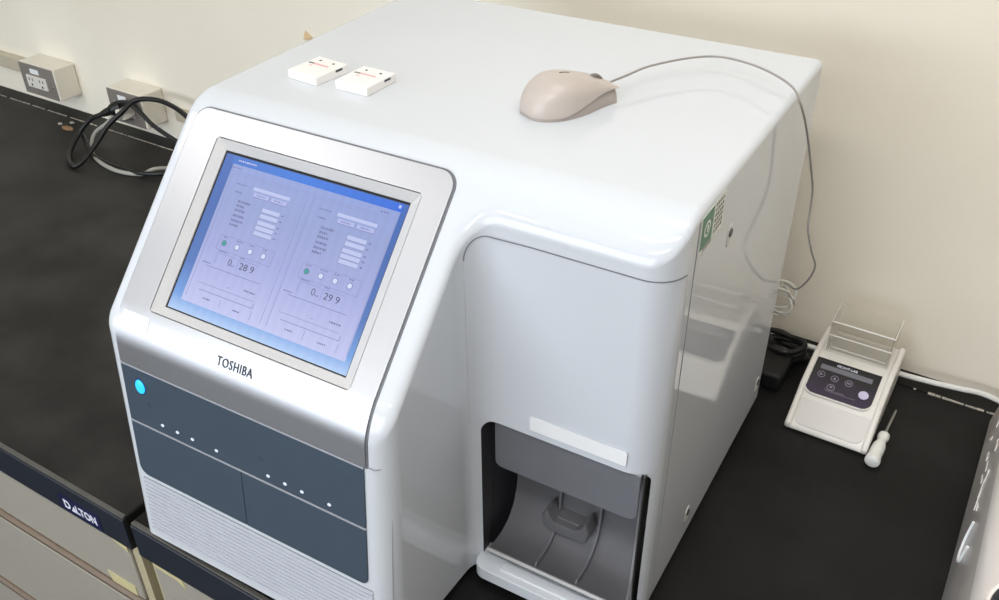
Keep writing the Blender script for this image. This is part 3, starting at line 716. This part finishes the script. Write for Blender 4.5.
bm = bmesh.new(); tube(bm, rel(cA, o0), .0052, 10, floor=.0058); obj('cord', bm, M['blackrubber'], t)
bm = bmesh.new(); tube(bm, rel(cB, o0), .0046, 10, floor=.0052); obj('cord', bm, M['blackrubber'], t)
# plug: moulded body with ribbed strain relief
bm = bmesh.new(); p0 = Vector((-.8850, .7215, .0870)); d = (Vector((-.9231, .7019, .070)) - p0).normalized(); u_ = d.orthogonal().normalized(); w_ = d.cross(u_)
lathe(bm, [(.009, -.012), (.0135, -.010), (.0145, .006), (.012, .016), (.008, .020), (.0095, .022), (.0075, .025), (.009, .027), (.007, .030), (.0083, .032), (.006, .036), (.0072, .038), (.0055, .042)], lambda a, b, h: tuple(p0 + d * h + u_ * a + w_ * b - Vector(o0)), 16)
obj('plug', bm, M['blackrubber'], t)
t = thing('thin_cord', 'pale grey cord lying on the bench under the black cord loops', 'cord', (-.85, .63, 0))
cG = [(-.905, .735, .068), (-0.909, 0.7183, 0.06), (-0.9258, 0.7124, 0.045), (-0.9555, 0.7015, 0.022), (-0.9419, 0.6749, 0.006), (-0.9009, 0.6467, 0.0045), (-0.8489, 0.628, 0.004), (-0.7952, 0.6221, 0.004), (-0.7512, 0.6342, 0.004), (-0.7331, 0.657, 0.0105), (-0.7166, 0.6816, 0.006), (-0.690, 0.70, 0.004), (-.55, .70, .004), (-.3, .66, .004), (.0, .66, .004)]
bm = bmesh.new(); tube(bm, rel(cG, (-.85, .63, 0)), .0042, 8, floor=.0048); obj('cord', bm, M['greycord'], t)
pp = Vector((-.888, .7335, .0745)) - Vector((-.85, .63, 0))
bm = bmesh.new(); box(bm, pp.x - .015, pp.x + .020, pp.y - .022, pp.y + .004, pp.z - .014, pp.z + .002); obj('plug', bm, M['greycord'], t, bevel=.003)
bm = bmesh.new(); box(bm, -.8770, -.8520, .7050, .7360, .0700, .0900)
tag(obj('plug_adapter', bm, M['socket'], bevel=.003), 'white plug adapter in the wall outlet behind the black cord', 'adapter')
# small bits on the bench
bm = bmesh.new(); prism(bm, [(a + random.uniform(-.0015, .0015), b) for a, b in circ(-1.069, .7165, .0175, .0075, 14, .3)], lambda a, b, d: (a, b, d), 0.0002, .004)
tag(obj('wood_chip', bm, M['wood'], bevel=.001), 'tan oval wood chip lying on the bench below the wall outlets', 'wood chip')
for k, (x, y) in enumerate(((-1.105, .7250), (-1.086, .742))):
    bm = bmesh.new(); prism(bm, [(x + .006 * math.cos(q) * (1 + .3 * math.sin(3 * q)), y + .004 * math.sin(q)) for q in [2 * PI * i / 9 for i in range(9)]], lambda a, b, d: (a, b, d), .0002, .0035)
    tag(obj('plaster_crumb', bm, mat('plaster', rgb(170, 165, 155), .9, noise=.2), bevel=.0006), ('leftmost pale crumb by the tan wood chip on the bench', 'pale crumb against the wall just above the tan wood chip')[k], 'crumb', 'crumbs near the wood chip')
# folded tan tag on the wall
bm = bmesh.new(); xx = -.396; zz = .300
vs = [bm.verts.new(p) for p in ((xx, YW - .0289 * xx - .0, zz), (xx, YW - .0289 * xx, zz + .014), (xx + .004, YW - .012 - .0289 * xx, zz + .002), (xx + .016, YW - .0289 * xx - .0005, zz + .004), (xx + .016, YW - .0289 * xx - .0005, zz - .003))]
for f in ((0, 1, 2), (1, 3, 2), (3, 4, 2), (0, 2, 4), (0, 4, 3, 1)): bm.faces.new([vs[i] for i in f])
tag(obj('paper_tag', bm, mat('tan_paper', rgb(206, 180, 140), .7, noise=.05), smooth=0), 'small tan paper flap sticking out from the wall behind the analyser', 'tag')

# ------------------------------------------------------------------ little white badges on top
def badge(label, x, y, rz):
    t = thing('badge', label, 'badge', (x, y, H), rz, 'white badges on the analyser')
    b = obj('case', boxbm(-.0210, .0210, -.0240, .0240, 0, .0098), M['badge'], t, bevel=.0012, bseg=3)
    bm = bmesh.new()
    for x_ in (-.010, .009): prism(bm, circ(x_, .0145, .0016, n=10), lambda a, b_, d: (a, b_, d), .0095, .0101)
    obj('dot_marks', bm, M['ink'], b, smooth=0)
    bm = bmesh.new(); x_ = -.0175
    while x_ < .010:
        w = random.uniform(.0014, .0026); box(bm, x_, x_ + w, .0030, .0060, .0095, .0100, 0 if x_ < -.011 else 1); x_ += w + .0006
    for x_ in (-.0110, -.0085): box(bm, x_, x_ + .0018, -.0022, -.0006, .0095, .0100, 1)
    obj('label_print', bm, [M['inkgrey'], M['inkred']], b, smooth=0)
    obj('slot', boxbm(.0207, .0212, .0050, .0150, .0060, .0084), M['ink'], b, smooth=0)
badge('small white badge on the analyser top, nearer the left corner', .0782, .2650, math.radians(-6))
badge('small white badge on the analyser top, nearer the computer mouse', .1395, .2665, math.radians(-2))

# ------------------------------------------------------------------ mouse
MX, MY, MA = .3455, .3190, math.radians(62)
MS = thing('computer_mouse', 'beige corded computer mouse resting on top of the white analyser', 'mouse', (MX, MY, H), MA)
LM = .098
def hw(u):      # half width along the length (0 tail .. 1 nose)
    e = max(0., 1 - ((u - .40) / .40) ** 2) ** .42 if u < .40 else 1
    a = .0305
    if u < .40: return a * max(e, .02)
    s = (u - .40) / .60
    return a - .0095 * (3 * s * s - 2 * s ** 3) 
def hh(u):
    if u < .36: return .0365 * max(0, 1 - ((u - .36) / .36) ** 2) ** .5
    s = (u - .36) / .64
    return .0365 - .0195 * s ** 1.5
def msection(u, zlo, k=1.0):
    pts = []; W_ = hw(u) * k; Z = max(hh(u), .001)
    NS = 20
    for i in range(NS + 1):
        th = PI * i / NS; c, s = math.cos(th), math.sin(th)
        x = W_ * math.copysign(abs(c) ** .62, c); z = zlo(u) + max(0, Z - zlo(u)) * abs(s) ** .8
        pts.append((x, z))
    return pts
def mbody(zlo, k, zhi=None, us=None):
    bm = bmesh.new(); rings = []
    us = us or [.004, .012, .03, .06, .1, .15, .2, .26, .32, .4, .48, .56, .64, .72, .8, .88, .94, .98, 1.0]
    for u in us:
        rings.append([bm.verts.new(((u - .5) * LM, x, min(z, zhi(u)) if zhi else z)) for x, z in msection(u, zlo, k)])
    for a, b in zip(rings, rings[1:]):
        for i in range(len(a) - 1): bm.faces.new((a[i], a[i + 1], b[i + 1], b[i]))
        bm.faces.new((a[-1], a[0], b[0], b[-1]))
    bm.faces.new(rings[0][::-1]); bm.faces.new(rings[-1])
    return bm
def zs(u): return .0035 + (.0125 * min(1, max(0, (u - .30) / .45)) ** .9 if u > .30 else 0)
ms = obj('top_shell', mbody(zs, 1.0), M['mouse'], MS, smooth=50)
obj('base', mbody(lambda u: 0.0, .955, zhi=lambda u: zs(u) + .0015, us=[.02, .06, .1, .15, .2, .26, .32, .4, .48, .56, .64, .72, .8, .88, .94, .985]), M['mousedark'], MS, smooth=50)
bm = bmesh.new(); lathe(bm, [(.0085, -.003), (.0095, -.002), (.0095, .002), (.0085, .003)], lambda a, b, h: ((.84 - .5) * LM + a, h, .0172 + b), 20); obj('scroll_wheel', bm, M['wheel'], MS)
bm = bmesh.new(); tube(bm, [((u - .5) * LM, .002, hh(u) + .00005) for u in (.42, .46, .50, .54)], .0006, 6); obj('logo_mark', bm, M['inkgrey'], ms)
# cord: from the nose in an arch over the edge, down beside the analyser to a tied coil behind it
inv = (Matrix.Translation((MX, MY, H)) @ Matrix.Rotation(MA, 4, 'Z')).inverted()
nose = Matrix.Translation((MX, MY, H)) @ Matrix.Rotation(MA, 4, 'Z') @ Vector((.5 * LM - .002, 0, .013))
cc = [tuple(nose), (.3815, .3850, .5105), (.3931, .4158, .512), (.4208, .4578, .512), (.4473, .4759, .512), (.4817, .4687, .513), (.5135, .4485, .514), (.5348, .4414, .507), (.5446, .4350, .497), (.5490, .4480, .4780), (.5535, .4720, .4420), (.557, .5000, .3990), (.560, .5200, .3640), (.562, .5200, .3380), (.566, .5100, .3180), (.574, .5150, .2890), (.579, .5309, .2618), (.572, .5482, .2296), (.558, .5699, .1989), (.545, .590, .188), (.535, .603, .182)]
bm = bmesh.new(); tube(bm, [tuple(inv @ Vector(p)) for p in cc], .0012, 8); cd = obj('cord', bm, M['cord'], MS)
bm = bmesh.new(); pts = []
for k in range(40):
    q = 2 * PI * k / 10; pts.append(tuple(inv @ Vector((.533 + .016 * math.cos(q) + .004 * math.sin(k * 1.7), .606 + .008 * math.sin(k * .9), .160 + .019 * math.sin(q) - .0004 * k))))
tube(bm, [tuple(inv @ Vector((.535, .603, .182)))] + pts, .0016, 6, sub=4)
obj('cord_coil', bm, M['cordlight'], MS)

# ------------------------------------------------------------------ dry bath (small heater block)
DB = thing('heater_block', 'small white heater block with purple control panel and clear lid', 'lab device', (.642, .5365, 0), RZ)
bprof = [(.000, .004), (.004, .000), (.176, .000), (.180, .004), (.180, .052), (.176, .057), (.1100, .0590), (.1020, .0570), (.0560, .0440), (.0490, .0400), (.0420, .0345), (.000, .0080)]
bm = bmesh.new(); prism(bm, bprof, lambda a, b, d: (d, a, b), -.0575, .0485)
case = obj('case', bm, M['bath'], DB, bevel=.0045, bseg=4)
def pl2(p, q):
    p, q = Vector((0, *p)), Vector((0, *q)); d = (q - p).normalized(); n = Vector((0, -d.z, d.y))
    return p, d, n, (q - p).length
# control plate on the slope
p_, d_, n_, L_ = pl2((.0490, .0400), (.1020, .0570))
pl = lambda a, b, o: tuple(p_ + d_ * b + n_ * o + Vector((a, 0, 0)))
bm = bmesh.new(); prism(bm, rrect(-.0540, .0375, -.0080, .0555, (.014, .014, .001, .001), 6), pl, -.004, .0012)
CR = obj('plate_surround', bm, M['bath'], DB, bevel=.0006)
bm = wrap_panel(rrect(-.0520, .0355, -.0060, .0540, (.013, .013, .0006, .0006), 6), [], pl, .0022, .0014)
CP = obj('control_plate', bm, M['purple'], DB)
pl0 = pl; pl = lambda a, b, o: pl0(a - .0070, b - .0015, o)
bm = bmesh.new(); prism(bm, rrect(-.0355, .0335, .0375, .0455, .0006, 2), pl, .0015, .0027); obj('lcd', bm, M['lcdgrey'], CP, smooth=0)
bm = bmesh.new()
def ring(cx, cy, r, w, n=20, mi=0):
    A_ = circ(cx, cy, r, n=n); B_ = circ(cx, cy, r - w, n=n)
    for i in range(n):
        j = (i + 1) % n; prism(bm, [A_[i], A_[j], B_[j], B_[i]], pl, .0015, .0026, mi)
for cx, cy in ((-.0310, .0285), (-.0125, .0275), (.0065, .0270), (-.0130, .0120)): ring(cx, cy, .0052, .0008)
prism(bm, [(-.0330, .0260), (-.0330, .0310), (-.0285, .0285)], pl, .0015, .0026)
prism(bm, [(-.0150, .0258), (-.0100, .0258), (-.0125, .0300)], pl, .0015, .0026)
box_ = lambda x0, x1, y0, y1: prism(bm, [(x0, y0), (x1, y0), (x1, y1), (x0, y1)], pl, .0015, .0026)
for k in range(3): box_(.0040 + k * .0018, .0052 + k * .0018, .0255, .0285)
prism(bm, [(-.0155, .0140), (-.0105, .0140), (-.0130, .0100)], pl, .0015, .0026)
for k in range(12): box_(-.0200 + k * .0022, -.0185 + k * .0022, .0062, .0070)
for k in range(18): box_(-.0180 + k * .0022, -.0165 + k * .0022, .0040, .0047)
obj('button_print', bm, M['purpleink'], CP, smooth=0)
bm = bmesh.new(); add_text(bm, 'FRONT-LAB', pl, -.002, .0492, .0028, width=.0270, height=.0040, bold=.008); obj('brand_lettering', bm, M['logowhite'], CP, smooth=0)
bm = bmesh.new(); prism(bm, circ(.0290, .0160, .0066, n=24), pl, .0015, .0034); obj('start_button', bm, M['lilac'], CP, bevel=.0005)
# grey lower face inset
p_f, d_f, n_f, L_f = pl2((.000, .0080), (.0420, .0345))
pf = lambda a, b, o: tuple(p_f + d_f * b + n_f * o + Vector((a, 0, 0)))
bm = bmesh.new(); prism(bm, rrect(-.0500, .0405, .0050, .0440, (.012, .012, .002, .002), 5), pf, -.002, .0010); obj('lower_face', bm, M['bathgrey'], DB, bevel=.0008)
# side cheeks a little proud, as in the moulded case
for x0, x1 in ((-.0590, -.0505), (.0415, .0500)):
    bm = bmesh.new(); prism(bm, [(-.001, .004), (.003, .0005), (.176, .0005), (.1805, .005), (.1805, .056), (.175, .0610), (.108, .0625), (.098, .0600), (.052, .0455), (.042, .0385), (-.001, .0110)], lambda a, b, d: (d, a, b), x0, x1); obj('side_cheek', bm, M['bath'], DB, bevel=.003, bseg=3)
# block well and clear lid
obj('aluminium_block', boxbm(-.0420, .0330, .1240, .1590, .0560, .0640), mat('aluminium', rgb(190, 188, 184), .35, .8, noise=.05), DB, bevel=.001)
LID = bmesh.new(); x0, x1, y0, y1, z0, z1, th = -.0460, .0370, .1165, .1680, .0585, .1080, .0022
box(LID, x0, x1, y0, y0 + th, z0, z1); box(LID, x0, x1, y1 - th, y1, z0, z1); box(LID, x0, x0 + th, y0 + th, y1 - th, z0, z1); box(LID, x1 - th, x1, y0 + th, y1 - th, z0, z1)
box(LID, x0, x1, y0, y1, z1, z1 + th)
LD = obj('clear_lid', LID, M['acrylic'], DB, smooth=0)
bm = bmesh.new()
tube(bm, [(x0, y0 - .0003, z1 + th), (x1, y0 - .0003, z1 + th)], .0012, 6, smooth=False); tube(bm, [(x0, y0 - .0003, z1 - .020), (x1, y0 - .0003, z1 - .020)], .0009, 6, smooth=False)
tube(bm, [(x0, y0, z1 + th), (x0, y1, z1 + th)], .0005, 6, smooth=False); tube(bm, [(x1, y0, z1 + th), (x1, y1, z1 + th)], .0005, 6, smooth=False)
obj('lid_edges', bm, M['acryedge'], LD)
bm = bmesh.new()
for x, y in ((-.045, .02), (.043, .02), (-.045, .16), (.043, .16)): lathe(bm, [(.005, -.0001), (.005, .001)], lambda a, b, h: (x + a, y + b, h), 10)
bm.free()

# ------------------------------------------------------------------ screwdriver lying by the heater block
SD = thing('screwdriver', 'small screwdriver with pale translucent handle lying beside the heater block', 'screwdriver', (.7010, .517, .0105), 0)
ax = (Vector((.7085, .641, .0060)) - Vector((.7010, .517, .0105))).normalized(); ux = ax.orthogonal().normalized(); vx = ax.cross(ux)
fx = lambda a, b, h: tuple(ax * h + ux * a + vx * b)
bm = bmesh.new(); lathe(bm, [(.0070, 0), (.0095, .002), (.0098, .006), (.0085, .014), (.0088, .024), (.0085, .036), (.0060, .046), (.0055, .050), (.0075, .055), (.0075, .062), (.0045, .066)], fx, 16); obj('handle', bm, mat('pale_handle_plastic', rgb(232, 232, 228), .25, noise=.03), SD)
bm = bmesh.new(); lathe(bm, [(.0020, .064), (.0020, .118), (.0014, .124), (.0008, .126)], fx, 10); obj('shaft', bm, M['metal'], SD)

# ------------------------------------------------------------------ cables on the right and behind
o0 = (.62, .71, 0)
t = thing('mains_cable', 'white cable running along the wall behind the heater block to the right machine', 'cable', o0)
wc = [(.30, .700, .006), (.40, .716, .006), (0.4611, 0.7258, 0.006), (0.5081, 0.7258, 0.006), (0.5388, 0.727, 0.006), (0.5747, 0.7271, 0.006), (0.625, 0.7256, 0.006), (0.6747, 0.7242, 0.010), (0.7017, 0.7183, 0.012), (0.7399, 0.7151, 0.016), (0.7774, 0.7168, 0.018), (0.8024, 0.722, 0.017), (0.8277, 0.7223, 0.013), (0.8567, 0.7148, 0.008), (.92, .71, .006)]
bm = bmesh.new(); tube(bm, rel(wc, o0), .0038, 8); obj('cable', bm, M['whitecord'], t)
# black bundle of cable and adapter beside the analyser's rear corner
o0 = (.545, .66, 0)
t = thing('cable_bundle', 'black cable bundle with power adapter behind the analyser near the heater block', 'cable', o0)
bm = bmesh.new(); box(bm, -.035, .012, -.055, .015, 0.0, .028); obj('power_adapter', bm, M['black'], t, bevel=.005, bseg=3)
bm = bmesh.new(); pts = []
for k in range(34):
    q = 2 * PI * k / 9; pts.append((-.006 + (.026 + .006 * math.sin(k * 2.1)) * math.cos(q), .022 + (.020 + .004 * math.cos(k)) * math.sin(q), .006 + .0010 * k + .002 * math.sin(3 * q)))
tube(bm, pts, .0042, 8, sub=5); tube(bm, [(.015, .02, .012), (.024, .030, .006), (.028, .036, .005), (.022, .046, .005), (.0, .052, .0045), (-.030, .050, .0045)], .004, 8); obj('cable_coil', bm, M['blackrubber'], t)

# ------------------------------------------------------------------ machine at the right edge
RMC = thing('lab_instrument', 'white rounded lab instrument cut off at the right edge of the picture', 'machine', (.806, .10, 0), RZ)
mp = [(.006, .0), (.0, .006), (.0100, .124), (.0135, .136), (.021, .146), (.034, .155), (.060, .170), (.120, .188), (.220, .196), (.330, .172), (.350, .160), (.356, .10), (.356, .0)]
def ky(y): return 1.42 - 1.25 * y
bm = bmesh.new()
ys = [0, .012, .04, .12, .30, .50, .585, .60]
rings = []
for j, y in enumerate(ys):
    k = {0: .92, 1: .985, 7: .96}.get(j, 1.0)
    rings.append([bm.verts.new((.178 + (a - .178) * k, y, b * ky(y) * (k if b > .01 else 1))) for a, b in mp])
for a, b in zip(rings, rings[1:]):
    for i in range(len(mp)): bm.faces.new((a[i], a[(i + 1) % len(mp)], b[(i + 1) % len(mp)], b[i]))
bm.faces.new(rings[0][::-1]); bm.faces.new(rings[-1])
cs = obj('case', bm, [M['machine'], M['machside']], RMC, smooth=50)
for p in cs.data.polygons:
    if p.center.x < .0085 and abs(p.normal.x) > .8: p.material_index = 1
# dark opening low on the front-left, with a white rounded rim
ctr = Vector((.085, .165, 0))
bm = bmesh.new()
def topz(x):
    for (a, b), (c, e) in zip(mp[2:], mp[3:]):
        if a <= x <= c: return b + (e - b) * (x - a) / (c - a)
    return mp[2][1]
def on_top(a, b, o): return (a, b, topz(a) * ky(b) + o)
outl = rrect(.0200, .135, .016, .120, .032, 7)
bm = wrap_panel(outl, [], on_top, .0015, .0030, (), [a for a, b in mp[3:9]]); obj('dark_opening', bm, mat('dark_opening', rgb(28, 32, 42), .3, noise=.1), RMC)
bm = bmesh.new(); tube(bm, [on_top(a, b, .001) for a, b in outl + outl[:1]], .0028, 8, smooth=False); obj('opening_rim', bm, M['machine'], RMC)
bm = bmesh.new(); ol2 = rrect(.034, .140, .215, .270, .010, 5); tube(bm, [on_top(a, b, .0003) for a, b in ol2 + ol2[:1]], .0007, 6, smooth=False); obj('hatch_seam', bm, M['seam'], RMC)
M['reflmark'] = mat('painted_reflections', rgb(246, 242, 238), .5, noise=.05)  # pale strokes painted on as reflections of tape and cables
sd = lambda a, b, o: (.0100 * (b / ky(a) - .006) / .118 - o, a, b)
bm = bmesh.new()
for k in range(13):
    bm = bmesh.new(); y = .33 + k * .0165 + random.uniform(-.004, .004); z = .064 + random.uniform(-.022, .026); l = random.uniform(.012, .035); g = random.uniform(-.012, .012)
    prism(bm, [(y, z), (y + l, z + g), (y + l * .96, z + g + .0042), (y + .003, z + .0044)], sd, -.0002, .0006); obj('painted_reflection', bm, M['reflmark'], RMC, smooth=0)
bm = bmesh.new(); tube(bm, [sd(.300, .078, .0008), sd(.298, .060, .0008), sd(.290, .048, .0008), sd(.275, .044, .0008), sd(.262, .052, .0008), sd(.258, .080, .0008)], .0016, 6); obj('cable_hook', bm, M['label'], RMC)

# ------------------------------------------------------------------ ceiling lamps
def lamp(label, x, y, l, w, power, col=(1, .995, .985)):
    t = thing('ceiling_lamp', label, 'lamp', rm(x, y, CZ), RZ, 'fluorescent ceiling lamps')
    obj('housing', boxbm(-l / 2, l / 2, -w / 2, w / 2, -.05, 0), M['fixture'], t, bevel=.004)
    obj('diffuser', boxbm(-l / 2 + .015, l / 2 - .015, -w / 2 + .015, w / 2 - .015, -.060, -.0495), M['tube'], t, smooth=0)
    la = bpy.data.lights.new('lamp_light', 'AREA'); la.shape = 'RECTANGLE'; la.size = l - .04; la.size_y = w - .04; la.energy = power; la.color = col
    lo = bpy.data.objects.new('lamp_light', la); COL.objects.link(lo); lo.parent = t; lo.location = (0, 0, -.062)
LW = 9.5
lamp('ceiling lamp nearest the left bench', -1.25, -.75, 1.2, .28, LW * .3)
lamp('ceiling lamp nearest the analyser bench', .65, -.75, 1.2, .28, LW * 1.15)
lamp('ceiling lamp directly above the analyser', .75, .22, 1.2, .28, LW * .42)
lamp('ceiling lamp over the far aisle on the left', -1.25, -2.1, 1.2, .28, LW * .65)
lamp('ceiling lamp over the far aisle on the right', .65, -2.1, 1.2, .28, LW * 1.2)
# unseen daylight window added behind the camera for front fill and bezel reflection
def wbox(n, *a, m='fixture', b=.003): return struct(room(obj(n, boxbm(*a), M[m] if isinstance(m, str) else m, bevel=b)))
wx0, wx1, wz0, wz1 = -3.2, .8, .10, 1.45
for n, a in (('trim_3', (wx0 - .06, wx1 + .06, YK, YK + .04, wz0 - .06, wz0)), ('trim_4', (wx0 - .06, wx1 + .06, YK, YK + .04, wz1, wz1 + .06)), ('trim_5', (wx0 - .06, wx0, YK, YK + .04, wz0, wz1)), ('trim_6', (wx1, wx1 + .06, YK, YK + .04, wz0, wz1)), ('trim_7', (-1.23, -1.17, YK, YK + .04, wz0, wz1))): wbox(n, *a)
wbox('fill_window_1', wx0, wx1, YK, YK + .012, wz0, wz1, m=emis('fill_glow_pane', (.82, .91, 1, 1), 2), b=0)
la = bpy.data.lights.new('window_fill_light', 'AREA'); la.shape = 'RECTANGLE'; la.size = wx1 - wx0; la.size_y = wz1 - wz0; la.energy = 54; la.color = (.84, .92, 1)
lo = bpy.data.objects.new('window_fill_light', la); COL.objects.link(lo); lo.location = rm((wx0 + wx1) / 2, YK + .05, (wz0 + wz1) / 2); lo.rotation_euler = (PI / 2, 0, RZ)

# ------------------------------------------------------------------ world, camera, view
wd = bpy.data.worlds.new('World'); S.world = wd; wd.use_nodes = True
wd.node_tree.nodes['Background'].inputs[0].default_value = (.8, .9, 1, 1); wd.node_tree.nodes['Background'].inputs[1].default_value = .05
yaw, pit, rol = -.526735, .605724, -.006659
f = Vector((math.cos(pit) * math.sin(yaw), math.cos(pit) * math.cos(yaw), -math.sin(pit)))
r0 = f.cross(Vector((0, 0, 1))).normalized(); u0 = r0.cross(f)
rt = r0 * math.cos(rol) + u0 * math.sin(rol); up = -r0 * math.sin(rol) + u0 * math.cos(rol)
cam = bpy.data.cameras.new('camera'); co = bpy.data.objects.new('camera', cam); COL.objects.link(co)
co.matrix_world = Matrix(((rt.x, up.x, -f.x, .72358), (rt.y, up.y, -f.y, -.46452), (rt.z, up.z, -f.z, .86191), (0, 0, 0, 1)))
cam.sensor_width = 36; cam.lens = 932.732 / 999 * 36; cam.clip_start = .02
S.camera = co
S.view_settings.view_transform = 'Standard'; S.view_settings.look = 'None'; S.view_settings.gamma = 1; S.view_settings.exposure = 0.0
S.view_settings.use_curve_mapping = False
